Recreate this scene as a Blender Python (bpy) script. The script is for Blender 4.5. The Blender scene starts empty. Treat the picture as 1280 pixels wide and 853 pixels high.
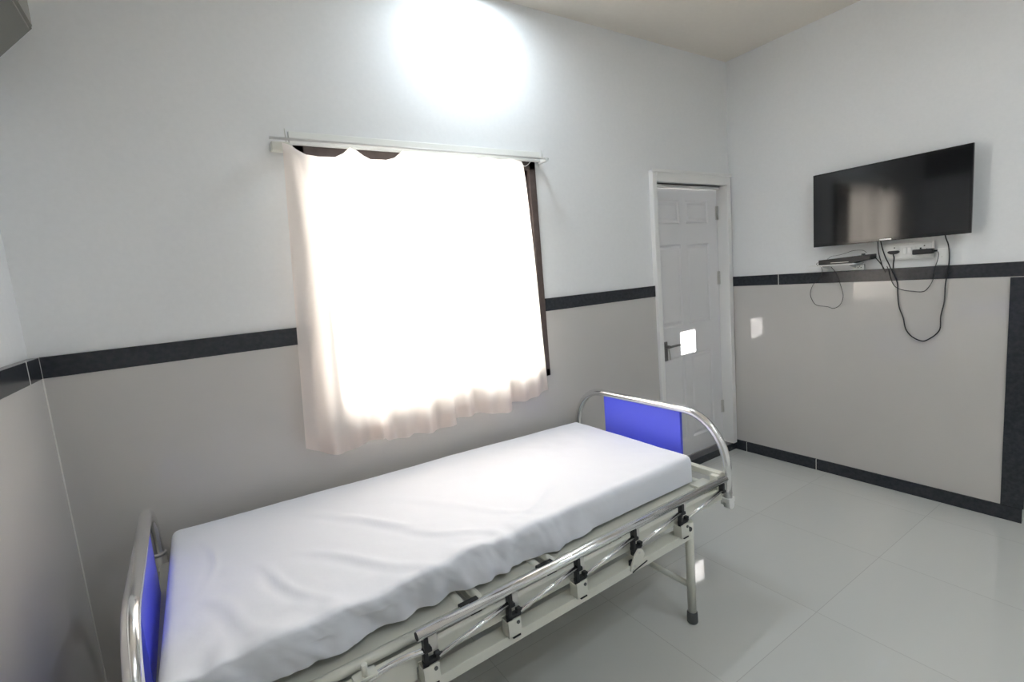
import bpy, bmesh, math, random
from mathutils import Vector, Matrix, noise
random.seed(7)
sc = bpy.context.scene
C = sc.collection

# ------------------------------------------------------------------ camera
YAW, PITCH, ROLL = 0.5695, 0.1274, -0.0847
CAM = Vector((-3.476, -2.2365, 1.5))
fw = Vector((math.sin(YAW)*math.cos(PITCH), math.cos(YAW)*math.cos(PITCH), -math.sin(PITCH)))
ri = Vector((math.cos(YAW), -math.sin(YAW), 0)); up = ri.cross(fw)
ri, up = math.cos(ROLL)*ri + math.sin(ROLL)*up, -math.sin(ROLL)*ri + math.cos(ROLL)*up
cd = bpy.data.cameras.new('camera'); cam = bpy.data.objects.new('camera', cd); C.objects.link(cam)
cam.matrix_world = Matrix(((ri.x, up.x, -fw.x, CAM.x), (ri.y, up.y, -fw.y, CAM.y), (ri.z, up.z, -fw.z, CAM.z), (0, 0, 0, 1)))
cd.sensor_width = 36; cd.sensor_fit = 'HORIZONTAL'; cd.lens = 609.4773*36/1280; cd.clip_start = 0.02
sc.camera = cam

# ------------------------------------------------------------------ light and exposure
SKY = 10.0            # bright overcast sky outside the window
LAMP = 148.0         # emission of the window downlight and the added fill downlights
SUN = 18.0
sc.view_settings.view_transform = 'Standard'; sc.view_settings.look = 'None'
sc.view_settings.exposure = 1.15; sc.view_settings.gamma = 1.0; sc.view_settings.use_curve_mapping = False
sc.cycles.use_denoising = True
sc.cycles.max_bounces = 12; sc.cycles.diffuse_bounces = 6; sc.cycles.glossy_bounces = 5
sc.cycles.transmission_bounces = 8; sc.cycles.transparent_max_bounces = 12
sc.cycles.sample_clamp_indirect = 6.0
w = bpy.data.worlds.new('sky'); sc.world = w; w.use_nodes = True
bg = w.node_tree.nodes['Background']; bg.inputs[0].default_value = (1.0, 0.965, 0.93, 1); bg.inputs[1].default_value = SKY

def portal(x, y, z, sx, sz, rotz):
    l = bpy.data.lights.new('sky_portal', 'AREA'); l.shape = 'RECTANGLE'; l.size = sx; l.size_y = sz
    l.cycles.is_portal = True
    o = bpy.data.objects.new('sky_portal', l); C.objects.link(o); o.location = (x, y, z)
    o.rotation_euler = (math.radians(-90), 0, rotz)
portal(-2.42, 0.16, 1.52, 1.26, 1.2, 0)
# square opening added unseen behind the camera, shapes the sun into the door patch
HOLE = Vector((-1.35, -3.6, 2.35)); PATCH = Vector((-0.452, 0.07, 0.925))
s = bpy.data.lights.new('sun', 'SUN'); s.energy = SUN; s.angle = 0.004; s.color = (1, 0.97, 0.93)
so = bpy.data.objects.new('sun', s); C.objects.link(so)
so.rotation_euler = (PATCH-HOLE).to_track_quat('-Z', 'Y').to_euler()

# ------------------------------------------------------------------ materials
def mat(name, col, rough=0.5, metal=0.0, spec=0.5, coat=0.0):
    m = bpy.data.materials.new(name); m.use_nodes = True
    b = m.node_tree.nodes['Principled BSDF']
    b.inputs['Base Color'].default_value = (*col, 1); b.inputs['Roughness'].default_value = rough
    b.inputs['Metallic'].default_value = metal; b.inputs['Specular IOR Level'].default_value = spec
    b.inputs['Coat Weight'].default_value = coat
    return m
def nd(m, t, **k):
    n = m.node_tree.nodes.new(t)
    for a, v in k.items(): setattr(n, a, v)
    return n
def lk(m, a, b): m.node_tree.links.new(a, b)
def mottled(name, c1, c2, scale, rough, spec=0.5, bump=0.0, detail=4, lo=.3, hi=.7):
    m = mat(name, c1, rough, 0, spec); b = m.node_tree.nodes['Principled BSDF']
    tc = nd(m, 'ShaderNodeTexCoord'); n = nd(m, 'ShaderNodeTexNoise')
    n.inputs['Scale'].default_value = scale; n.inputs['Detail'].default_value = detail
    r = nd(m, 'ShaderNodeValToRGB'); r.color_ramp.elements[0].position = lo; r.color_ramp.elements[1].position = hi
    r.color_ramp.elements[0].color = (*c1, 1); r.color_ramp.elements[1].color = (*c2, 1)
    lk(m, tc.outputs['Object'], n.inputs['Vector']); lk(m, n.outputs['Fac'], r.inputs['Fac']); lk(m, r.outputs['Color'], b.inputs['Base Color'])
    if bump:
        bp = nd(m, 'ShaderNodeBump'); bp.inputs['Strength'].default_value = bump; bp.inputs['Distance'].default_value = .002
        lk(m, n.outputs['Fac'], bp.inputs['Height']); lk(m, bp.outputs['Normal'], b.inputs['Normal'])
    return m
M = {}
M['paint'] = mottled('wall_paint', (.80, .805, .805), (.82, .825, .825), 60, .55, .3, .08)
M['ceiling'] = mottled('ceiling_paint', (.78, .73, .66), (.80, .75, .68), 40, .7, .2, .05)
M['tile'] = mottled('dado_tile', (.545, .525, .50), (.57, .55, .525), 2.0, .03, .5, 0)
M['grout'] = mat('white_grout', (.75, .74, .70), .8)
M['granite'] = mottled('dark_granite', (.022, .025, .030), (.040, .043, .050), 55, .22, .45, 0, 8, .35, .75)
M['cream'] = mottled('cream_enamel', (.66, .655, .58), (.70, .695, .62), 9, .28, .5)
M['chrome'] = mat('chrome', (.85, .85, .85), .17, 1.0)
M['steel'] = mat('brushed_steel', (.62, .61, .58), .35, .8)
M['black'] = mat('black_plastic', (.012, .012, .013), .4)
M['rubber'] = mat('grey_rubber', (.10, .105, .10), .6)
M['blue'] = mat('blue_laminate', (.10, .125, .86), .28)
M['screen'] = mat('screen_glass', (.006, .006, .007), .075, 0, .6)
M['bezel'] = mat('gloss_black', (.008, .008, .009), .12)
M['silver'] = mat('silver_mark', (.75, .75, .75), .3, .3)
M['white_plastic'] = mat('white_plastic', (.78, .78, .76), .3)
M['door'] = mat('door_enamel', (.77, .76, .765), .32, 0, .4)
M['frame_white'] = mat('frame_enamel', (.81, .80, .78), .35, 0, .4)
M['brown'] = mottled('brown_window_metal', (.075, .055, .050), (.10, .075, .068), 30, .45, .4)
M['dark'] = mat('dark_recess', (.03, .03, .028), .6)
M['unit'] = mat('grey_unit', (.16, .16, .145), .5)
M['mattress'] = mat('mattress_cover', (.62, .65, .63), .5)
M['batten'] = mat('batten_paint', (.78, .79, .76), .5)

m = M['sheet'] = mat('bed_sheet', (.80, .815, .87), .75, 0, .2)
b = m.node_tree.nodes['Principled BSDF']; b.inputs['Sheen Weight'].default_value = .15
tc = nd(m, 'ShaderNodeTexCoord'); n = nd(m, 'ShaderNodeTexNoise'); n.inputs['Scale'].default_value = 14; n.inputs['Detail'].default_value = 3
bp_ = nd(m, 'ShaderNodeBump'); bp_.inputs['Strength'].default_value = .25; bp_.inputs['Distance'].default_value = .006
lk(m, tc.outputs['Object'], n.inputs['Vector']); lk(m, n.outputs['Fac'], bp_.inputs['Height']); lk(m, bp_.outputs['Normal'], b.inputs['Normal'])

# polished floor: 610 mm tiles, thin grey joints
m = M['floor'] = mat('polished_floor_tile', (.5, .5, .5), .13, 0, .5)
b = m.node_tree.nodes['Principled BSDF']
tc = nd(m, 'ShaderNodeTexCoord'); mp = nd(m, 'ShaderNodeMapping'); mp.inputs['Location'].default_value = (.855+6.1, 1.29+6.1, 0)
br = nd(m, 'ShaderNodeTexBrick'); br.offset = 0; br.squash = 1
br.inputs['Scale'].default_value = 1; br.inputs['Brick Width'].default_value = .61; br.inputs['Row Height'].default_value = .61
br.inputs['Mortar Size'].default_value = .0014; br.inputs['Mortar Smooth'].default_value = .2
br.inputs['Color1'].default_value = (.575, .58, .555, 1); br.inputs['Color2'].default_value = (.60, .605, .58, 1); br.inputs['Mortar'].default_value = (.45, .45, .43, 1)
lk(m, tc.outputs['Object'], mp.inputs['Vector']); lk(m, mp.outputs['Vector'], br.inputs['Vector']); lk(m, br.outputs['Color'], b.inputs['Base Color'])
b.inputs['Roughness'].default_value = .05

# sheer curtain: lets a lot of the daylight through, warm
def sheer(name, trans, op, tr=(1.0, .89, .82)):
    m = bpy.data.materials.new(name); m.use_nodes = True; nt = m.node_tree; nt.nodes.clear()
    o = nd(m, 'ShaderNodeOutputMaterial'); d = nd(m, 'ShaderNodeBsdfDiffuse'); d.inputs[0].default_value = (.80, .79, .79, 1)
    t = nd(m, 'ShaderNodeBsdfTranslucent'); t.inputs[0].default_value = (*tr, 1)
    x = nd(m, 'ShaderNodeMixShader'); x.inputs[0].default_value = trans
    p = nd(m, 'ShaderNodeBsdfTransparent'); p.inputs[0].default_value = (1, 1, 1, 1)
    y = nd(m, 'ShaderNodeMixShader'); y.inputs[0].default_value = op
    lk(m, d.outputs[0], x.inputs[1]); lk(m, t.outputs[0], x.inputs[2]); lk(m, p.outputs[0], y.inputs[1]); lk(m, x.outputs[0], y.inputs[2]); lk(m, y.outputs[0], o.inputs[0])
    return m
M['curtain'] = sheer('sheer_curtain', .60, .97); M['hem'] = sheer('curtain_hem', .45, .98)
m = M['glass'] = bpy.data.materials.new('window_glass'); m.use_nodes = True; m.node_tree.nodes.clear()
o = nd(m, 'ShaderNodeOutputMaterial'); g = nd(m, 'ShaderNodeBsdfGlossy'); g.inputs['Roughness'].default_value = .02
t = nd(m, 'ShaderNodeBsdfTransparent'); t.inputs[0].default_value = (.93, .95, .94, 1); f = nd(m, 'ShaderNodeFresnel'); f.inputs[0].default_value = 1.45
x = nd(m, 'ShaderNodeMixShader'); lk(m, f.outputs[0], x.inputs[0]); lk(m, t.outputs[0], x.inputs[1]); lk(m, g.outputs[0], x.inputs[2]); lk(m, x.outputs[0], o.inputs[0])
m = M['led'] = bpy.data.materials.new('led_diffuser'); m.use_nodes = True; m.node_tree.nodes.clear()
o = nd(m, 'ShaderNodeOutputMaterial'); e = nd(m, 'ShaderNodeEmission'); e.inputs[0].default_value = (.80, .91, 1.0, 1); e.inputs[1].default_value = LAMP
lk(m, e.outputs[0], o.inputs[0])

# ------------------------------------------------------------------ geometry helpers
def box(bm, x0, x1, y0, y1, z0, z1, bev=0, seg=2, mtx=None):
    t = bmesh.new(); bmesh.ops.create_cube(t, size=1)
    for v in t.verts: v.co = Vector(((v.co.x+.5)*(x1-x0)+x0, (v.co.y+.5)*(y1-y0)+y0, (v.co.z+.5)*(z1-z0)+z0))
    if bev: bmesh.ops.bevel(t, geom=t.edges[:], offset=bev, segments=seg, profile=.5, affect='EDGES')
    if mtx: bmesh.ops.transform(t, matrix=mtx, verts=t.verts)
    me = bpy.data.meshes.new('t'); t.to_mesh(me); t.free(); bm.from_mesh(me); bpy.data.meshes.remove(me)
def smooth_path(pts, n=8):
    P = [Vector(p) for p in pts]; P = [P[0]*2-P[1]] + P + [P[-1]*2-P[-2]]; out = []
    for i in range(1, len(P)-2):
        for k in range(n):
            t = k/n; a, b_, c, d = P[i-1:i+3]
            out.append(.5*((2*b_)+(c-a)*t+(2*a-5*b_+4*c-d)*t*t+(3*b_-a-3*c+d)*t**3))
    out.append(P[-2]); return out
def tube(bm, pts, r, seg=16, caps=True, flat=None):
    P = [Vector(p) for p in pts]; rings = []; nrm = None
    for i, p in enumerate(P):
        t = ((P[i+1]-p) if i == 0 else (p-P[i-1]) if i == len(P)-1 else (P[i+1]-p).normalized()+(p-P[i-1]).normalized()).normalized()
        if nrm is None:
            a = Vector((0, 0, 1)) if abs(t.z) < .9 else Vector((0, 1, 0)); nrm = (a-a.dot(t)*t).normalized()
        else: nrm = (nrm-nrm.dot(t)*t).normalized()
        bn = t.cross(nrm); rr = r[i] if isinstance(r, (list, tuple)) else r
        rings.append([bm.verts.new(p+rr*(math.cos(2*math.pi*k/seg)*nrm*(flat or 1)+math.sin(2*math.pi*k/seg)*bn)) for k in range(seg)])
    for A, B in zip(rings, rings[1:]):
        for k in range(seg): bm.faces.new((A[k], A[(k+1) % seg], B[(k+1) % seg], B[k])).smooth = True
    if caps: bm.faces.new(rings[0][::-1]); bm.faces.new(rings[-1])
def cyl(bm, c, axis, r, h, seg=24): 
    c = Vector(c); a = Vector(axis).normalized()*h/2; tube(bm, [c-a, c+a], r, seg)
def prism(bm, poly, axis, a0, a1):
    """poly: 2-D outline, extruded along axis 'x','y' or 'z'"""
    def P(u, v, a): return {'x': (a, u, v), 'y': (u, a, v), 'z': (u, v, a)}[axis]
    A = [bm.verts.new(P(u, v, a0)) for u, v in poly]; B = [bm.verts.new(P(u, v, a1)) for u, v in poly]; n = len(poly)
    for i in range(n): bm.faces.new((A[i], A[(i+1) % n], B[(i+1) % n], B[i]))
    bm.faces.new(A[::-1]); bm.faces.new(B)
def obj(name, bm, m, parent=None, mtx=None):
    bmesh.ops.recalc_face_normals(bm, faces=bm.faces)
    me = bpy.data.meshes.new(name); bm.to_mesh(me); bm.free(); me.materials.append(M[m] if isinstance(m, str) else m)
    o = bpy.data.objects.new(name, me); C.objects.link(o)
    if parent: o.parent = parent
    return o
def boxes(name, lst, m, parent=None, bev=0):
    bm = bmesh.new()
    for l in lst: box(bm, *l, bev=bev)
    return obj(name, bm, m, parent)
def tag(o, label=None, cat=None, group=None, kind=None):
    for k, v in (('label', label), ('category', cat), ('group', group), ('kind', kind)):
        if v: o[k] = v
    return o
def empty(name, loc=(0, 0, 0), rz=0, **k):
    o = bpy.data.objects.new(name, None); C.objects.link(o); o.location = loc; o.rotation_euler = (0, 0, rz); o.empty_display_size = .1
    return tag(o, **k)
def struct(name, lst, m, bev=0): return tag(boxes(name, lst, m, None, bev), kind='structure')

# ------------------------------------------------------------------ room shell  (window wall y=0, TV wall x=0, floor z=0)
XL, ZC, YB, YE, XP = -3.936, 2.93, -3.6, -1.613, 1.25
ZB0, ZB1 = 1.297, 1.370          # dark band
WX0, WX1, WZ0, WZ1 = -3.04, -1.80, .925, 2.122
DX0, DX1, DZ0, DZ1 = -.835, -.040, .055, 2.05
T = .20; E = .010
struct('floor', [(XL-.3, XP+.2, YB-.2, .22, -.06, 0)], 'floor')
struct('ceiling', [(XL-.3, XP+.2, YB-.2, .22, ZC, ZC+.08)], 'ceiling')
struct('wall_back', [(XL-.2, WX0, E, T, 0, ZC), (WX0, WX1, E, T, 0, WZ0), (WX0, WX1, E, T, WZ1, ZC), (WX1, DX0, E, T, 0, ZC),
                     (DX0, DX1, E, T, DZ1, ZC), (DX0, DX1, E, T, -.02, 0), (DX1, .3, E, T, 0, ZC)], 'paint')
struct('wall_right', [(E, .20, YE+.001, .012, 0, ZC)], 'paint')
struct('wall_passage', [(.2, XP, YE+.001, YE+.15, 0, ZC), (XP, XP+.15, YB, YE+.1, 0, ZC)], 'paint')
struct('wall_left', [(XL-.22, XL-.026, YB, .05, 0, ZC)], 'paint')
hx, hz, hw = HOLE.x, HOLE.z, .086  # position and half width of the added sun opening
struct('wall_front', [(XL-.2, hx-hw, YB-.02, YB, 0, ZC), (hx+hw, XP+.1, YB-.02, YB, 0, ZC), (hx-hw, hx+hw, YB-.02, YB, 0, hz-hw), (hx-hw, hx+hw, YB-.02, YB, hz+hw, ZC)], 'paint')
# tiled dado
struct('trim_1', [(XL, WX0, 0, E+.002, 0, ZB0), (WX0, WX1, 0, E+.002, 0, WZ0), (WX1, DX0, 0, E+.002, 0, ZB0), (DX1, 0, 0, E+.002, 0, ZB0)], 'tile')
struct('trim_2', [(0, E+.002, YE, 0, 0, ZB0)], 'tile')
struct('trim_3', [(XL-.03, XL, YB, .0, 0, ZB0)], 'tile')
struct('trim_4', [(-.0, XP, YE-.001, YE+.001, 0, ZB0)], 'tile')
# dark band, in lengths with thin pale joints
def band(name, runs):
    return struct(name, runs, 'granite', bev=.0012)
band('trim_5', [(XL, -3.048, -.003, E+.001, ZB0, ZB1)])
band('trim_6', [(WX1+.006, DX0-.02, -.003, E+.001, ZB0, ZB1)])
band('trim_7', [(-.003, E+.001, -.358, 0, ZB0, ZB1), (-.003, E+.001, YE, -.3615, ZB0, ZB1)])
band('trim_8', [(XL-.03, XL+.003, -.150, -.0035, ZB0, ZB1), (XL-.03, XL+.003, -1.9, -.1535, ZB0, ZB1), (XL-.03, XL+.003, YB, -1.9035, ZB0, ZB1)])
band('baseboard_right', [(-.010, .001, -.0955, 0, 0, .078), (-.010, .001, -.6055, -.0985, 0, .078), (-.010, .001, YE-.004, -.6085, 0, .078)])
band('baseboard_back', [(XL, -2.6, -.010, .001, 0, .078), (-2.597, DX0-.04, -.010, .001, 0, .078)])
band('baseboard_left', [(XL, XL+.010, YB, -.011, 0, .078)])
band('trim_9', [(-.012, .002, YE-.010, -1.534, .080, ZB0-.004)])        # upright dark jamb strip at the wall end
band('trim_10', [(DX0-.04, -.011, -.006, .12, 0, DZ0)])               # granite sill under the door
struct('trim_11', [(-.004, .001, -.362, -.358, ZB0, ZB1), (-.0104, 0, -.0985, -.0955, 0, .077), (-.0104, 0, -.6085, -.6055, 0, .077),
                   (XL-.001, XL+.0035, -.0045, -.0005, 0.02, ZB1), (XL, XL+.0035, -.154, -.150, ZB0, ZB1)], 'grout')

# ------------------------------------------------------------------ window in the back wall
wn = empty('window_1', (0, 0, 0), kind='structure')
FW = .042
boxes('window_frame', [(WX0, WX1, -.004, .07, WZ1-FW, WZ1), (WX0, WX1, -.004, .07, WZ0, WZ0+FW), (WX0, WX0+FW, -.004, .07, WZ0, WZ1), (WX1-FW, WX1, -.004, .07, WZ0, WZ1)], 'brown', wn, .002)
xm = (WX0+WX1)/2
for k, (a, b_, y) in enumerate(((WX0+FW, xm+.02, .045), (xm-.02, WX1-FW, .02))):
    s_ = boxes('sash', [(a, b_, y, y+.022, WZ1-FW-.035, WZ1-FW), (a, b_, y, y+.022, WZ0+FW, WZ0+FW+.035), (a, a+.035, y, y+.022, WZ0+FW, WZ1-FW), (b_-.035, b_, y, y+.022, WZ0+FW, WZ1-FW)], 'brown', wn, .0015)
    boxes('pane', [(a+.03, b_-.03, y+.009, y+.013, WZ0+FW+.03, WZ1-FW-.03)], 'glass', s_)
boxes('window_reveal', [(WX0-.004, WX0, .012, T+.02, WZ0, WZ1), (WX1, WX1+.004, .012, T+.02, WZ0, WZ1), (WX0, WX1, .012, T+.02, WZ0-.004, WZ0), (WX0, WX1, .012, T+.02, WZ1, WZ1+.004)], 'paint', wn)
sun_frame = boxes('sun_opening_frame', [(hx-hw-.02, hx+hw+.02, YB, YB+.01, hz+hw, hz+hw+.02), (hx-hw-.02, hx+hw+.02, YB, YB+.01, hz-hw-.02, hz-hw), (hx-hw-.02, hx-hw, YB, YB+.01, hz-hw, hz+hw), (hx+hw, hx+hw+.02, YB, YB+.01, hz-hw, hz+hw)], 'frame_white')  # frame round the unseen opening added for the sun patch
tag(sun_frame, kind='structure')

# ------------------------------------------------------------------ six-panel door
dr = empty('door_1', (0, 0, 0), kind='structure')
bm = bmesh.new()
for a in ((DX0-.035, DX0+.008, -.022, .13, DZ0, DZ1+.075), (DX1-.012, -.004, -.016, .13, DZ0, DZ1+.075), (DX0+.008, DX1-.012, -.022, .13, DZ1, DZ1+.075)): box(bm, *a, bev=.005)
box(bm, DX0+.008, DX1-.012, .045, .068, DZ1-.022, DZ1, bev=.003); box(bm, DX0-.04, 0-.004, -.028, -.01, DZ1+.058, DZ1+.080, bev=.004)
obj('door_frame', bm, 'frame_white', dr)
LX0, LX1, LZ0, LZ1, LY = DX0+.01, -.055, DZ0+.006, 2.03, .072
pan = []
for (a, b_) in ((-.745, -.492), (-.425, -.162)):
    for (z0, z1) in ((1.785, 1.952), (1.055, 1.64), (.19, .832)): pan.append((a, b_, z0, z1))
bm = bmesh.new()   # leaf face as a grid of cells so the panels can be sunk and raised
xs = sorted({LX0, LX1} | {p[0] for p in pan} | {p[1] for p in pan}); zs = sorted({LZ0, LZ1} | {p[2] for p in pan} | {p[3] for p in pan})
V = {(i, j): bm.verts.new((x_, LY, z_)) for i, x_ in enumerate(xs) for j, z_ in enumerate(zs)}
cells = []
for i in range(len(xs)-1):
    for j in range(len(zs)-1):
        f_ = bm.faces.new((V[i, j], V[i+1, j], V[i+1, j+1], V[i, j+1]))
        if any(abs(xs[i]-p[0]) < 1e-6 and abs(zs[j]-p[2]) < 1e-6 for p in pan): cells.append(f_)
bmesh.ops.recalc_face_normals(bm, faces=bm.faces)
for f_ in cells:
    cx = f_.calc_center_median()
    for (th, dy) in ((.014, .010), (.016, .0), (.022, -.007)):
        bmesh.ops.inset_region(bm, faces=[f_], thickness=th, depth=0)
        for v in f_.verts: v.co.y += dy
box(bm, LX0, LX1, LY+.012, LY+.036, LZ0, LZ1)
leaf = obj('door_leaf', bm, 'door', dr)
bm = bmesh.new()      # lever handle with back plate
hxp, hzp = -.706, .925
box(bm, hxp-.019, hxp+.019, LY-.007, LY+.002, hzp-.105, hzp+.035, bev=.004)
cyl(bm, (hxp, LY-.022, hzp), (0, 1, 0), .011, .04); cyl(bm, (hxp, LY-.008, hzp-.075), (0, 1, 0), .011, .008)
tube(bm, smooth_path([(hxp, LY-.045, hzp), (hxp+.03, LY-.052, hzp+.003), (hxp+.07, LY-.053, hzp+.004), (hxp+.105, LY-.047, hzp+.002), (hxp+.118, LY-.035, hzp)], 6), .0085, 12)
obj('door_handle', bm, mat('dark_lever_metal', (.28, .27, .26), .28, .9), leaf)
bm = bmesh.new(); tube(bm, [(hxp+.02, LY-.012, hzp-.01), (hxp+.028, LY-.014, hzp-.05), (hxp+.036, LY-.012, hzp-.10)], .005, 8); obj('key_fob', bm, 'steel', leaf)
boxes('edge_slot', [(-.752, -.743, LY-.006, LY+.001, 1.035, 1.16)], 'dark', leaf)
for hz_ in (1.86, 1.37, .35):
    bm = bmesh.new(); cyl(bm, (LX1+.004, LY-.006, hz_), (0, 0, 1), .006, .10, 12); box(bm, LX1-.02, LX1, LY-.002, LY+.001, hz_-.05, hz_+.05); obj('hinge', bm, 'steel', leaf)

# ------------------------------------------------------------------ curtain, rod and batten
bt = boxes('curtain_batten', [(-3.055, -1.775, -.022, -.001, 2.122, 2.172)], 'batten', None, .003)
tag(bt, 'pale painted batten board fixed on the wall above the window', 'curtain batten')
rod = empty('curtain_rod', (0, 0, 0)); tag(rod, 'thin white curtain rod running above the window', 'curtain rod')
bm = bmesh.new(); tube(bm, [(-3.135, -.062, 2.128), (-1.752, -.062, 2.128)], .0055, 12); obj('rod_tube', bm, 'white_plastic', rod)
bm = bmesh.new(); box(bm, -3.128, -3.060, -.05, .0, 2.088, 2.1205, bev=.004); obj('end_bracket', bm, 'cream', rod)
bm = bmesh.new(); box(bm, -1.773, -1.757, -.07, .0, 2.112, 2.1335, bev=.003); obj('end_bracket', bm, 'white_plastic', rod)
for x_ in (-3.068, -1.766):
    bm = bmesh.new(); cyl(bm, (x_, -.030, 2.148), (0, 0, 1), .0022, .06, 8); obj('nail', bm, 'steel', rod)
top = [(-3.092, 2.112), (-3.06, 2.104), (-3.04, 2.088), (-3.005, 2.070), (-2.96, 2.066), (-2.89, 2.068), (-2.855, 2.085), (-2.825, 2.112), (-2.80, 2.104), (-2.77, 2.080), (-2.74, 2.068), (-2.67, 2.068),
       (-2.63, 2.08), (-2.59, 2.112), (-2.53, 2.116), (-2.45, 2.112), (-2.37, 2.116), (-2.31, 2.109), (-2.25, 2.116), (-2.19, 2.106), (-2.13, 2.115), (-2.07, 2.103), (-2.01, 2.114), (-1.935, 2.106)]
bot = [(-3.165, .866), (-3.13, .842), (-3.08, .820), (-3.02, .808), (-2.98, .808), (-2.94, .820), (-2.89, .834), (-2.842, .840), (-2.825, .822), (-2.78, .808), (-2.72, .803), (-2.69, .813), (-2.62, .803), (-2.56, .798),
       (-2.49, .808), (-2.476, .812), (-2.466, .836), (-2.40, .834), (-2.32, .830), (-2.24, .814), (-2.19, .808), (-2.15, .810), (-2.138, .842), (-2.06, .838), (-1.98, .842), (-1.92, .848), (-1.875, .862)]
def interp(tab, s):
    x = tab[0][0]+(tab[-1][0]-tab[0][0])*s
    for (a, za), (b_, zb) in zip(tab, tab[1:]):
        if x <= b_+1e-9:
            k = min(1, max(0, (x-a)/(b_-a))); return x, za+(zb-za)*k
    return x, tab[-1][1]
NU, NV = 260, 90
def crv(s, v):
    xt, zt = interp(top, s); xb, zb = interp(bot, s)
    x = xt+(xb-xt)*v**(.75 if s > .5 else 1.0)*1.0; x = xt+(xb-xt)*v if s <= .5 else x
    z = zt+(zb-zt)*v
    A = .010+.020*min(1, v*1.5)
    ph = 2*math.pi
    y = -.085 + A*(.55*math.sin(ph*(6.3*s+.2+.05*math.sin(5*v)))+.45*math.sin(ph*(11.7*s+.6+.15*v))+.25*math.sin(ph*(2.3*s+.1)))
    y -= .018*math.exp(-((v-.0)/.03)**2)*math.sin(ph*15*s)*.4
    for c_, wd, am in ((.245+.0*v, .03, .022), (.535, .02, .028), (.795, .02, .030)): y -= am*v*math.exp(-max(0, c_-s)/.07)*(1 if s <= c_ else math.exp(-(s-c_)/.006))
    d = (s-.045-.11*v)/.02                     # slanting gathered fold at the top left corner
    y -= .022*math.exp(-d*d)*max(0, 1-v*3)
    if v < .02: y += (-.062-y)*(1-v/.02)*.8
    return (x, min(y, -.03), z)
def sheet_mesh(name, v0, v1, m, parent, dy=0):
    bm = bmesh.new(); nv = max(4, int(NV*(v1-v0))); G = []
    for j in range(nv+1):
        G.append([])
        for i in range(NU+1):
            p = crv(i/NU, v0+(v1-v0)*j/nv); G[-1].append(bm.verts.new((p[0], p[1]+dy, p[2])))
    for j in range(nv):
        for i in range(NU): bm.faces.new((G[j][i], G[j][i+1], G[j+1][i+1], G[j+1][i])).smooth = True
    return obj(name, bm, m, parent)
cur = empty('curtain', (0, 0, 0)); tag(cur, 'sheer white curtain glowing with daylight, hung over the window', 'curtain')
sheet_mesh('cloth', 0, 1, 'curtain', cur); sheet_mesh('hem', .945, 1, 'hem', cur, .003)
bm = bmesh.new(); tube(bm, smooth_path([(-1.935, -.066, 2.104), (-1.92, -.06, 2.085), (-1.89, -.05, 2.088), (-1.85, -.045, 2.118)], 6), .0018, 6); obj('tie_string', bm, 'white_plastic', cur)

# ------------------------------------------------------------------ ceiling downlights: one by the window, the others added for fill
def downlight(x, y, label, first=None):
    if first:
        r = first.copy(); C.objects.link(r); r.location = (x, y, ZC); r['label'] = label
        for ch in first.children: c = ch.copy(); C.objects.link(c); c.parent = r
        return r
    r = empty('ceiling_downlight', (x, y, ZC)); tag(r, label, 'ceiling light', 'round ceiling downlights')
    bm = bmesh.new(); seg = 40; prof = [(.060, -.001), (.075, -.001), (.078, -.006), (.074, -.012), (.062, -.012), (.056, -.004)]
    R_ = [[bm.verts.new((a*math.cos(2*math.pi*k/seg), a*math.sin(2*math.pi*k/seg), z)) for k in range(seg)] for a, z in prof]
    for i in range(len(prof)):
        A, B = R_[i], R_[(i+1) % len(prof)]
        for k in range(seg): bm.faces.new((A[k], A[(k+1) % seg], B[(k+1) % seg], B[k])).smooth = True
    obj('trim_ring', bm, 'white_plastic', r)
    bm = bmesh.new(); cyl(bm, (0, 0, -.005), (0, 0, 1), .056, .006, 40); obj('diffuser', bm, 'led', r)
    return r
d0 = downlight(-2.16, -.25, 'round ceiling downlight close to the window wall above the curtain')
downlight(-1.45, -2.45, 'added unseen fill downlight over the open floor to the right, away from the window', d0)  # added out of view as general fill from behind the camera
downlight(-2.25, -2.90, 'added unseen fill downlight by the wall opposite the window', d0)  # extra lamp out of view, added to brighten the window wall

# ------------------------------------------------------------------ unit high on the left wall
bm = bmesh.new(); prism(bm, [(XL-.026, -1.35), (-3.72, -1.35), (-3.72, -.462), (-3.950, -.010), (XL-.026, -.010)], 'z', 2.235, 2.52)
bmesh.ops.bevel(bm, geom=bm.edges[:], offset=.008, segments=2, affect='EDGES')
tag(obj('wall_unit', bm, 'unit'), 'dark grey box-shaped unit high in the left corner of the room', 'wall unit')

# ------------------------------------------------------------------ television and the things round it
TX = -.075; ty0, ty1, tz0, tz1 = -1.394, -.628, 1.533, 1.984
tv = empty('television', (-.03, -1.01, tz0)); tag(tv, 'flat black television mounted on the right wall', 'television')
def rel(o, p): o.parent = p; o.matrix_parent_inverse = p.matrix_basis.inverted(); return o
def pobj(name, bm, m, p): return rel(obj(name, bm, m), p)
bm = bmesh.new(); box(bm, TX, TX+.016, ty0, ty1, tz0, tz1, bev=.003); box(bm, TX+.014, TX+.040, ty0+.10, ty1-.10, tz0+.03, tz1-.12, bev=.006); pobj('casing', bm, 'bezel', tv)
bm = bmesh.new(); box(bm, TX-.0012, TX+.002, ty0+.010, ty1-.010, tz0+.018, tz1-.010); pobj('screen', bm, 'screen', tv)
bm = bmesh.new()
for y_ in (-1.13, -.90): box(bm, TX+.038, -.002, y_-.02, y_+.02, 1.60, 1.86, bev=.002)
box(bm, -.012, -.002, -1.2, -.83, 1.69, 1.79); pobj('wall_bracket', bm, 'black', tv)
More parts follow.
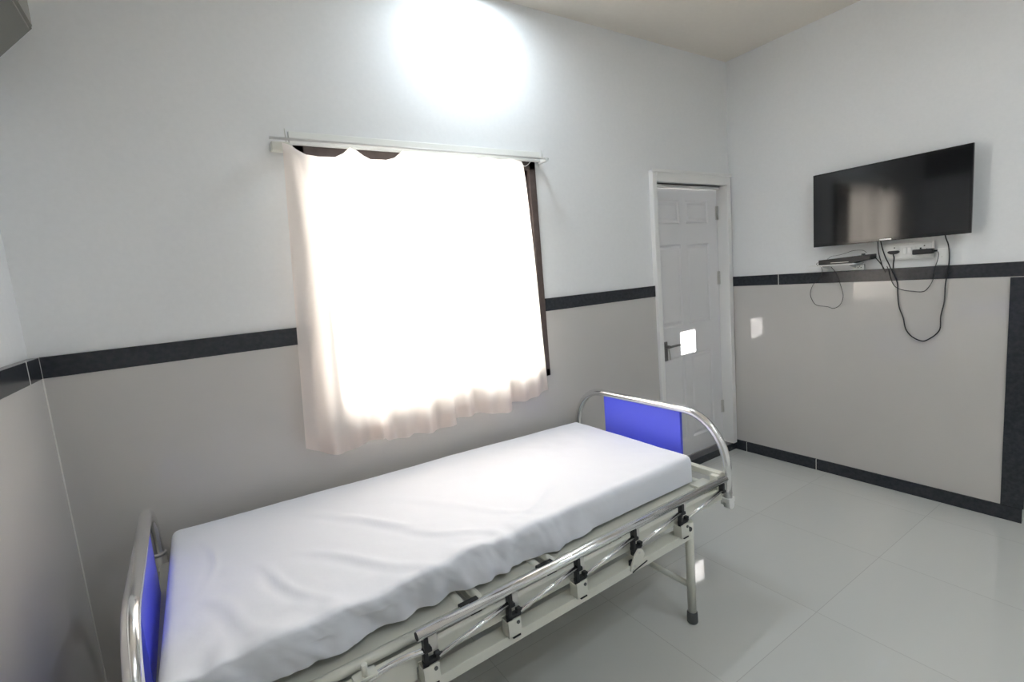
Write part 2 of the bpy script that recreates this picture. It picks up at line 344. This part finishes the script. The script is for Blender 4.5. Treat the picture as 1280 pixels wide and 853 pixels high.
bm = bmesh.new(); box(bm, TX-.0022, TX, -1.050, -.992, tz0+.0055, tz0+.0125); pobj('nameplate', bm, 'silver', tv)

sh = empty('wall_shelf', (0, -.77, 1.41)); tag(sh, 'small white shelf below the left half of the television', 'shelf')
bm = bmesh.new(); box(bm, -.112, -.001, -.885, -.615, 1.410, 1.417, bev=.001); pobj('shelf_board', bm, 'white_plastic', sh)
for y_ in (-.68, -.84):
    bm = bmesh.new(); prism(bm, [(-.001, 1.412), (-.085, 1.412), (-.085, 1.405), (-.012, 1.385), (-.001, 1.385)], 'y', y_-.006, y_+.006); pobj('bracket', bm, 'white_plastic', sh)
stb = empty('set_top_box', (-.05, -.80, 1.417)); tag(stb, 'slim black set top box on the white shelf', 'set top box')
bm = bmesh.new(); prism(bm, [(-.668, 1.4175), (-.860, 1.4175), (-.905, 1.432), (-.955, 1.434), (-.955, 1.464), (-.668, 1.448)], 'x', -.098, -.012)
bmesh.ops.bevel(bm, geom=bm.edges[:], offset=.002, segments=2, affect='EDGES'); pobj('case', bm, 'black', stb)
bm = bmesh.new(); box(bm, -.0990, -.0975, -.84, -.74, 1.426, 1.429); pobj('front_strip', bm, 'steel', stb)
bm = bmesh.new(); cyl(bm, (-.05, -.90, 1.466), (0, 0, 1), .010, .008); pobj('top_plug', bm, 'black', stb)

sb = empty('switch_board', (0, -1.11, 1.47)); tag(sb, 'long white switch and socket board below the television', 'switch board')
bm = bmesh.new(); box(bm, -.012, 0, -1.228, -.975, 1.418, 1.512, bev=.003); box(bm, -.016, -.01, -1.216, -.99, 1.428, 1.502, bev=.002); pobj('face_plate', bm, 'white_plastic', sb)
for k in range(3):
    bm = bmesh.new(); y_ = -1.095-k*.022; box(bm, -.021, -.015, y_-.009, y_+.009, 1.447, 1.485, bev=.002); pobj('rocker_switch', bm, 'white_plastic', sb)
for y_ in (-1.045, -1.185):
    bm = bmesh.new()
    for a, z_ in ((0, 1.488), (-.011, 1.468), (.011, 1.468)): cyl(bm, (-.0165, y_+a, z_), (1, 0, 0), .0035, .002, 12)
    pobj('socket_hole', bm, 'dark', sb)
sb2 = empty('junction_box', (0, -1.275, 1.43)); tag(sb2, 'plain white box beside the switch board, right of the adaptor', 'junction box')
bm = bmesh.new(); box(bm, -.02, 0, -1.292, -1.236, 1.375, 1.465, bev=.003); pobj('cover', bm, 'white_plastic', sb2)
bm = bmesh.new(); cyl(bm, (-.021, -1.264, 1.42), (1, 0, 0), .003, .003, 10); pobj('screw', bm, 'steel', sb2)
pl = empty('power_plug', (-.03, -1.045, 1.462)); tag(pl, 'black three-pin plug pushed into the switch board', 'plug')
bm = bmesh.new(); prism(bm, [(-1.022, 1.472), (-1.068, 1.472), (-1.074, 1.462), (-1.058, 1.452), (-1.034, 1.452), (-1.018, 1.462)], 'x', -.045, -.0165)
bmesh.ops.bevel(bm, geom=bm.edges[:], offset=.003, segments=2, affect='EDGES'); pobj('plug_body', bm, 'black', pl)
bm = bmesh.new(); tube(bm, smooth_path([(-.035, -1.046, 1.452), (-.033, -1.050, 1.43), (-.030, -1.046, 1.40), (-.026, -1.044, 1.372)], 6), .0035, 8); pobj('plug_cord', bm, 'black', pl)
ad = empty('power_adaptor', (-.03, -1.18, 1.47)); tag(ad, 'black power adaptor plugged into the right end of the switch board', 'adaptor')
bm = bmesh.new(); box(bm, -.052, -.0165, -1.232, -1.140, 1.441, 1.470, bev=.005); pobj('adaptor_body', bm, 'black', ad)
bm = bmesh.new(); cyl(bm, (-.035, -1.239, 1.455), (0, 1, 0), .005, .018, 10); pobj('cord_relief', bm, 'black', ad)
bm = bmesh.new(); cyl(bm, (-.03, -1.172, 1.474), (0, 0, 1), .004, .010, 10); pobj('pin_boot', bm, 'black', ad)
ws = empty('small_socket', (0, -.855, 1.39)); tag(ws, 'small white socket just under the shelf', 'socket')
bm = bmesh.new(); box(bm, -.012, -.0, -.890, -.826, 1.3715, 1.4040, bev=.002); pobj('socket_plate', bm, 'white_plastic', ws)
bm = bmesh.new()
for y_, z_ in ((-.866, 1.394), (-.874, 1.386), (-.858, 1.386), (-.842, 1.390)): cyl(bm, (-.0125, y_, z_), (1, 0, 0), .0028, .002, 10)
pobj('socket_hole', bm, 'dark', ws)
def cable(name, pts, r, label, x=-.012, m='black'):
    bm = bmesh.new(); P = [(p[2] if len(p) > 2 else x, p[0], p[1]) for p in pts]; tube(bm, smooth_path(P, 6), r, 8)
    return tag(obj(name, bm, m), label, 'cable')
cable('television_cable', [(-1.281, 1.555, -.05), (-1.281, 1.52, -.03), (-1.292, 1.48, -.028), (-1.298, 1.42, -.030), (-1.295, 1.357, -.028), (-1.280, 1.27), (-1.277, 1.173), (-1.264, 1.093), (-1.263, 1.026), (-1.245, .989), (-1.21, .957), (-1.181, .946), (-1.135, .969),
      (-1.104, 1.015), (-1.092, 1.076), (-1.071, 1.142), (-1.063, 1.217), (-1.060, 1.285), (-1.036, 1.345), (-1.020, 1.40, -.024), (-1.004, 1.446, -.032), (-.988, 1.51, -.036), (-.985, 1.555, -.05)], .0032, 'long thick black cable looping lowest down the wall below the television')
cable('adaptor_cable', [(-1.250, 1.450, -.036), (-1.254, 1.435, -.036), (-1.250, 1.405, -.034), (-1.239, 1.369, -.026), (-1.226, 1.295, -.016), (-1.204, 1.251, -.010), (-1.179, 1.229, -.007), (-1.131, 1.232, -.005), (-1.078, 1.243, -.004), (-1.042, 1.268, -.004), (-1.024, 1.313, -.005), (-1.014, 1.36, -.005), (-1.005, 1.385, -.005)], .0019,
      'thin dark cable hanging in a shallow loop below the switch board')
cable('aerial_cable', [(-.655, 1.435, -.075), (-.662, 1.424, -.108), (-.664, 1.400, -.05), (-.652, 1.36, -.012), (-.633, 1.330), (-.593, 1.285), (-.577, 1.227), (-.595, 1.175), (-.622, 1.151), (-.681, 1.143), (-.719, 1.132), (-.757, 1.156), (-.775, 1.213), (-.757, 1.29), (-.735, 1.357), (-.722, 1.40, -.05)], .0017,
      'thin cable hanging in a round loop under the white shelf')
cable('video_cable', [(-.960, 1.445, -.055), (-.975, 1.425, -.050), (-.992, 1.395, -.042), (-1.004, 1.365, -.036), (-1.006, 1.352, -.034), (-1.000, 1.37, -.038), (-.990, 1.41, -.044), (-.978, 1.47, -.048), (-.974, 1.535, -.050)], .0028, 'short black cable bunched between the set top box and the switch board')
cable('thin_lead', [(-.70, 1.452, -.05), (-.715, 1.468, -.03), (-.74, 1.470, -.02), (-.78, 1.478), (-.83, 1.492), (-.88, 1.490), (-.91, 1.474, -.03)], .0012, 'very thin grey lead arching over the set top box', m='rubber')

# ------------------------------------------------------------------ hospital bed
BR = math.radians(1.25); B0 = Vector((-1.65, -.52, 0))
bed = empty('hospital_bed', B0, BR)
tag(bed, 'cream steel hospital bed with chrome hoops and blue end panels', 'hospital bed')
HC, HW = -.012, .478
def hoop_pts(x, z0=.47):
    pts = [(x, HC-HW, z0), (x, HC-HW, .60)]
    for k in range(1, 13):
        a = math.pi/2*k/12; pts.append((x, HC-.27-.208*math.cos(a), .60+.232*math.sin(a)))
    for k in range(0, 13):
        a = math.pi/2*(1-k/12); pts.append((x, HC+.27+.208*math.cos(a), .60+.232*math.sin(a)))
    pts.append((x, HC+HW, z0)); return pts
def end_board(x, sgn, name):
    bm = bmesh.new(); tube(bm, hoop_pts(x), .0185, 20); h = obj(name, bm, 'chrome', bed)
    bm = bmesh.new(); box(bm, x-.008, x+.008, -.262, .232, .50, .823, bev=.002); obj('panel', bm, 'blue', h)['label'] = 'blue laminate panel'
    for y_ in (HC-HW, HC+HW):
        bm = bmesh.new(); box(bm, x-.022, x+.022, y_-.02, y_+.02, .452, .474, bev=.004); obj('end_cap', bm, 'white_plastic', h)
    return h
fb = end_board(0, 1, 'footboard'); hb = end_board(-2.047, -1, 'headboard')
bm = bmesh.new(); box(bm, -.012, .018, HC-HW-.006, HC-HW+.03, .435, .55, bev=.004); cyl(bm, (.0, HC-HW-.004, .440), (0, 1, 0), .017, .03); obj('hoop_bracket', bm, 'white_plastic', bed)
bm = bmesh.new(); tube(bm, [(-2.047, HC+HW, .615), (-2.047, HC+HW, .50)], .0225, 18); tube(bm, [(-2.047, HC+HW, .622), (-2.047, HC+HW, .612)], .0245, 18); obj('hoop_sleeve', bm, 'steel', hb)
# main frame
bm = bmesh.new()
for s_ in (-1, 1):
    c_ = HC+s_*.452
    box(bm, -2.04, -.02, c_-.011, c_+.011, .462, .512, bev=.003)
for x_ in (-2.03, -1.2, -.6, -.022): box(bm, x_-.018, x_+.018, HC-.44, HC+.44, .466, .508, bev=.003)
box(bm, -.026, .004, -.47, .45, .555, .583, bev=.003)
box(bm, -2.047, -2.02, -.47, .45, .555, .583, bev=.003)
for x_, in ((-.03,), (-2.035,)):
    for s_ in (-1, 1): box(bm, x_-.018, x_+.018, HC+s_*.44-.018, HC+s_*.44+.018, .46, .575, bev=.003)
obj('main_frame', bm, 'cream', bed)
for s_ in (-1, 1):     # angle-section side channels that carry the guard rails
    bm = bmesh.new(); c_ = -.478 if s_ < 0 else .455
    box(bm, -1.80, -.283, c_-.024, c_+.030, .402, .424, bev=.002)
    y_o = c_+s_*.020; box(bm, -1.80, -.283, min(y_o, y_o+s_*.006), max(y_o, y_o+s_*.006), .394, .426, bev=.001)
    obj('side_channel', bm, 'cream', bed)
# platform in three hinged sections
secs = [(-2.01, -1.262), (-1.232, -.965), (-.935, -.03)]
for k, (a, b_) in enumerate(secs):
    bm = bmesh.new(); box(bm, a, b_, -.405, .385, .512, .522, bev=.002)
    for s_ in (-1, 1): tube(bm, [(a, HC+s_*.415, .518), (b_, HC+s_*.415, .518)], .0145, 14)
    for x_ in (a+.014, b_-.014): tube(bm, [(x_, HC-.415, .518), (x_, HC+.415, .518)], .0145, 12)
    sec = obj('backrest_section' if k == 0 else 'platform_section', bm, 'cream', bed)
    for x_ in ((b_-.05,) if k == 0 else (a+.04, b_-.10) if k == 1 else (a+.30, b_-.14)):
        bm = bmesh.new(); cyl(bm, (x_, HC-.428, .521), (0, 1, .4), .007, .016, 12); obj('bolt', bm, 'steel', sec)
for x_ in (-1.247, -.950):
    bm = bmesh.new(); box(bm, x_-.020, x_+.020, HC-.430, HC-.400, .500, .530, bev=.003); box(bm, x_-.045, x_+.02, HC-.415, HC-.395, .522, .5335, bev=.002); obj('hinge', bm, 'dark', bed)
bm = bmesh.new(); prism(bm, [(-.115, -.435), (-.085, -.455), (-.045, -.455), (-.02, -.43), (-.02, -.38), (-.115, -.38)], 'z', .515, .534); obj('corner_plate', bm, 'cream', bed)
# legs
def leg(lx, ly):
    bm = bmesh.new(); tube(bm, [(lx, ly, .035), (lx, ly, .452)], .0175, 20); l = obj('leg', bm, 'cream', bed)
    bm = bmesh.new(); tube(bm, [(lx, ly, 0), (lx, ly, .004), (lx, ly, .045), (lx, ly, .050)], [.020, .0225, .0215, .0185], 20); obj('rubber_foot', bm, 'rubber', l)
for lx in (-.262, -1.84):
    for ly in (-.478, .455): leg(lx, ly)
    bm = bmesh.new(); tube(bm, [(lx, -.478, .165), (lx, .455, .165)], .0125, 14); obj('cross_bar', bm, 'cream', bed)
bm = bmesh.new(); cyl(bm, (-.287, -.500, .436), (0, 1, 0), .009, .012, 12); obj('leg_bolt', bm, 'black', bed)
# crank screw under the foot section
bm = bmesh.new(); tube(bm, [(-.02, -.1, .43), (-.9, -.1, .43)], .012, 12); tube(bm, [(-.02, .1, .43), (-1.2, .1, .43)], .012, 12); obj('crank_shaft', bm, 'steel', bed)
# collapsible guard rail, folded down
RY = -.500; RZ = .570
rail = None
bm = bmesh.new(); tube(bm, [(-1.462, RY, RZ), (-.03, RY, RZ)], .0140, 20); rail = obj('guard_rail', bm, 'chrome', bed)
bm = bmesh.new(); tube(bm, [(-1.4635, RY, RZ), (-1.4615, RY, RZ)], .0115, 20); obj('tube_opening', bm, 'dark', rail)
bm = bmesh.new(); tube(bm, [(-1.20, RY+.034, RZ-.012), (-.05, RY+.034, RZ-.012)], .0045, 10); obj('release_rod', bm, 'chrome', rail)
px = [-1.440+.276*i for i in range(6)]
for i, x_ in enumerate(px):
    bm = bmesh.new(); box(bm, x_-.008, x_+.006, RY-.012, RY+.010, .522, .560, bev=.002); box(bm, x_-.008, x_+.014, RY-.012, RY+.010, .516, .528, bev=.002)
    obj('upper_joint', bm, 'black', rail)
    bm = bmesh.new(); box(bm, x_+.007, x_+.038, RY+.006, RY+.010, .500, .560, bev=.0015); cyl(bm, (x_+.016, RY+.004, .512), (0, 1, 0), .004, .006, 10); obj('joint_plate', bm, 'steel', rail)
    if i == 5: continue
    if i == 3:      # latch with a rounded cheek plate instead of a plain bracket
        bm = bmesh.new(); prism(bm, [(x_-.035, .410), (x_+.030, .430), (x_+.040, .452), (x_+.028, .474), (x_+.010, .480), (x_-.012, .462), (x_-.030, .430)], 'y', RY-.012, RY-.006)
        br_ = obj('latch_plate', bm, 'cream', bed)
        bm = bmesh.new(); tube(bm, smooth_path([(x_-.028, RY-.013, .405), (x_+.0, RY-.014, .412), (x_+.05, RY-.014, .420)], 5), .0022, 8)
        box(bm, x_-.030, x_-.012, RY-.006, RY+.006, .405, .445, bev=.003); obj('latch_lever', bm, 'black', br_)
        for q in ((x_+.012, .466), (x_-.016, .424)):
            bm = bmesh.new(); cyl(bm, (q[0], RY-.013, q[1]), (0, 1, 0), .0045, .004, 10); obj('rivet', bm, 'steel', br_)
    else:
        bm = bmesh.new()
        box(bm, x_-.018, x_+.030, RY-.012, RY-.008, .422, .476, bev=.0012); box(bm, x_-.018, x_+.030, RY+.022, RY+.026, .430, .476, bev=.0012)
        box(bm, x_-.018, x_-.014, RY-.012, RY+.026, .422, .470, bev=.0012); box(bm, x_-.018, x_+.030, RY-.012, RY+.026, .422, .427, bev=.0012)
        br_ = obj('pivot_bracket', bm, 'cream', bed)
        bm = bmesh.new(); cyl(bm, (x_+.018, RY-.013, .463), (0, 1, 0), .0055, .004, 12); obj('rivet', bm, 'rubber', br_)
        bm = bmesh.new(); box(bm, x_-.004, x_+.024, RY-.014, RY-.007, .417, .422, bev=.001); obj('stop_pad', bm, 'black', br_)
    bm = bmesh.new(); box(bm, x_-.012, x_+.036, RY-.006, RY+.012, .474, .488, bev=.003); box(bm, x_-.010, x_+.004, RY-.006, RY+.012, .455, .515, bev=.003); box(bm, x_+.022, x_+.040, RY-.008, RY+.010, .478, .498, bev=.004)
    obj('lower_joint', bm, 'black', br_)
    x2 = px[i+1]
    bm = bmesh.new(); tube(bm, [(x_+.034, RY-.002, .486), (x2-.006, RY-.004, .530)], .0072, 12); tube(bm, [(x_+.036, RY+.012, .478), (x2-.01, RY+.010, .512)], .0030, 8)
    obj('folding_post', bm, 'chrome', rail)
bm = bmesh.new(); tube(bm, smooth_path([(-1.446, RY, .520), (-1.50, RY+.010, .520), (-1.56, RY+.022, .508), (-1.61, RY+.028, .486), (-1.66, RY+.03, .45), (-1.69, RY+.03, .40)], 7), .0085, 14)
hd = obj('release_handle', bm, 'chrome', rail)
bm = bmesh.new(); cyl(bm, (-1.600, -.478, .535), (0, 0, 1), .008, .034, 14); box(bm, -1.63, -1.57, -.49, -.455, .512, .520, bev=.002); obj('stop_knob', bm, 'cream', bed)
bm = bmesh.new(); box(bm, -1.86, -1.465, -.480, -.476, .43, .500, bev=.001); obj('guard_plate', bm, 'cream', bed)

# ------------------------------------------------------------------ mattress and sheet (world coordinates)
def lerp(a, b_, t): return a+(b_-a)*t
def rounded_block(mp, nx, ny, nz, open_=False):
    """box of unit coords u (foot->head), v (far->near), w (bottom->top), rounded, mapped by mp"""
    bm = bmesh.new(); V = {}
    def vert(i, j, k):
        if (i, j, k) not in V: V[i, j, k] = bm.verts.new(mp(i/nx, j/ny, k/nz))
        return V[i, j, k]
    for i in range(nx):
        for j in range(ny):
            for k in ((nz,) if open_ else (0, nz)): bm.faces.new((vert(i, j, k), vert(i+1, j, k), vert(i+1, j+1, k), vert(i, j+1, k)))
    for i in range(nx):
        for k in range(nz):
            for j in (0, ny): bm.faces.new((vert(i, j, k), vert(i+1, j, k), vert(i+1, j, k+1), vert(i, j, k+1)))
    for j in range(ny):
        for k in range(nz):
            for i in ((nx,) if open_ else (0, nx)): bm.faces.new((vert(i, j, k), vert(i, j+1, k), vert(i, j+1, k+1), vert(i, j, k+1)))
    for f_ in bm.faces: f_.smooth = True
    return bm
# wrinkle ridges on top: (x0,y0,x1,y1,width,height)
RID = [(-3.285, -.24, -2.80, -.88, .020, .0050), (-3.31, -.60, -2.97, -.95, .018, .0055), (-3.42, -.60, -3.27, -.93, .016, .004), (-2.66, -.86, -2.37, -.74, .014, .004),
       (-2.95, -.70, -2.72, -.95, .015, .005), (-3.545, -.25, -3.55, -.62, .011, .0028), (-2.95, -.38, -2.62, -.82, .022, .003), (-3.56, -.70, -3.42, -.95, .018, .004),
       (-3.12, -.45, -2.88, -.72, .014, .003), (-2.75, -.62, -2.55, -.90, .014, .003)]
def ridge(x, y):
    h = 0
    for i, (x0, y0, x1, y1, wd, ht) in enumerate(RID):
        dx, dy = x1-x0, y1-y0; L = math.hypot(dx, dy); t = ((x-x0)*dx+(y-y0)*dy)/L/L
        d = ((x-x0)*dy-(y-y0)*dx)/L + .018*math.sin(5*t+i)
        if -.3 < t < 1.3:
            e_ = max(0, min(1, 1-abs(t-.5)*1.6)); h += 1.25*ht*math.exp(-(d/wd)**2)*e_ - .6*ht*math.exp(-((d-wd*1.8)/wd)**2)*e_
    return h
def sheet_map(u, v, w_):
    x0 = -1.728; x1 = -3.66
    far = lerp(-.094, -.100, u) ; near = lerp(-.893, -1.005, min(1, u*1.0)); zt = lerp(.650, .692, u**.9); zb = lerp(.535, .556, u)
    nb = lerp(-.895, -.935, u)
    r = .028; X0, X1 = x0, x1; H = zt-zb
    x = lerp(X0, X1, u); y = lerp(far, near, v); z = lerp(zb, zt, w_)
    # round the edges
    px_, py_, pz_ = x, y, z
    ix = max(X1+r, min(X0, x)); iy = max(near+r, min(far-r, y)); iz = min(zt-r, z)
    d = Vector((x-ix, y-iy, z-iz))
    if d.length > r: d = d.normalized()*r; x, y, z = ix+d.x, iy+d.y, iz+d.z
    topw = max(0, min(1, (z-(zt-.02))/.02)); 
    if topw > 0:
        edge = min(1, (y-near)/.05) if y-near > 0 else 0
        z += topw*(ridge(x, y) + .0035*noise.noise(Vector((x*4, y*5, 3)))+.0012*noise.noise(Vector((x*16, y*18, 1))))
    # near side: gathers, the cloth bunched in the middle of the bed and smooth by the foot end
    s_ = max(0, min(1, (near+.10-y)/.10))
    if s_ > 0:
        k = max(0, 1-w_); g_ = 1 if u > .42 else max(0, (u-.22)/.20)
        gath = .55*noise.noise(Vector((x*9+z*5, z*6, 0)))+.35*noise.noise(Vector((x*20+z*11, z*8, 4)))+.25*math.sin(x*24+z*22+2*math.sin(x*6))
        fold = math.sin(x*38+7*z+2.2*math.sin(x*9)+1.3*math.sin(x*23)); y -= s_*g_*(.026*gath*(.35+k) + .010*k + .006*fold*(.4+k) + .004*noise.noise(Vector((x*45+z*30, z*20, 2))))
        z += s_*g_*(.020*noise.noise(Vector((x*8, y*9, 7)))+.006*fold)*(1 if w_ > .5 else 0)
        y += s_*k*(nb-near)*(1 if y < near+.03 else 0)
        if w_ < .35: z += g_*.010*(.35-w_)/.35*(noise.noise(Vector((x*3.0, 0, 9)))-.25)
    return (x, y, z)
bm = rounded_block(sheet_map, 230, 96, 14, True)
sheet = tag(obj('bed_sheet', bm, 'sheet'), 'rumpled plain white sheet spread over the hospital bed mattress', 'bed sheet')
def mat_map(u, v, w_):
    X0, X1, far, near, zb, zt, r = -1.690, -3.635, -.118, lerp(-.862, -.90, u), .5365, lerp(.638, .676, u), .03
    x = lerp(X0, X1, u); y = lerp(far, near, v); z = lerp(zb, zt, w_)
    ix = max(X1+r, min(X0-r, x)); iy = max(near+r, min(far-r, y)); iz = max(zb+.01, min(zt-r, z)); d = Vector((x-ix, y-iy, z-iz))
    if d.length > r: d = d.normalized()*r; x, y, z = ix+d.x, iy+d.y, iz+d.z
    return (x, y, z)
bm = rounded_block(mat_map, 40, 20, 8)
tag(obj('mattress', bm, 'mattress'), 'pale mattress peeking out past the sheet at the foot end', 'mattress')
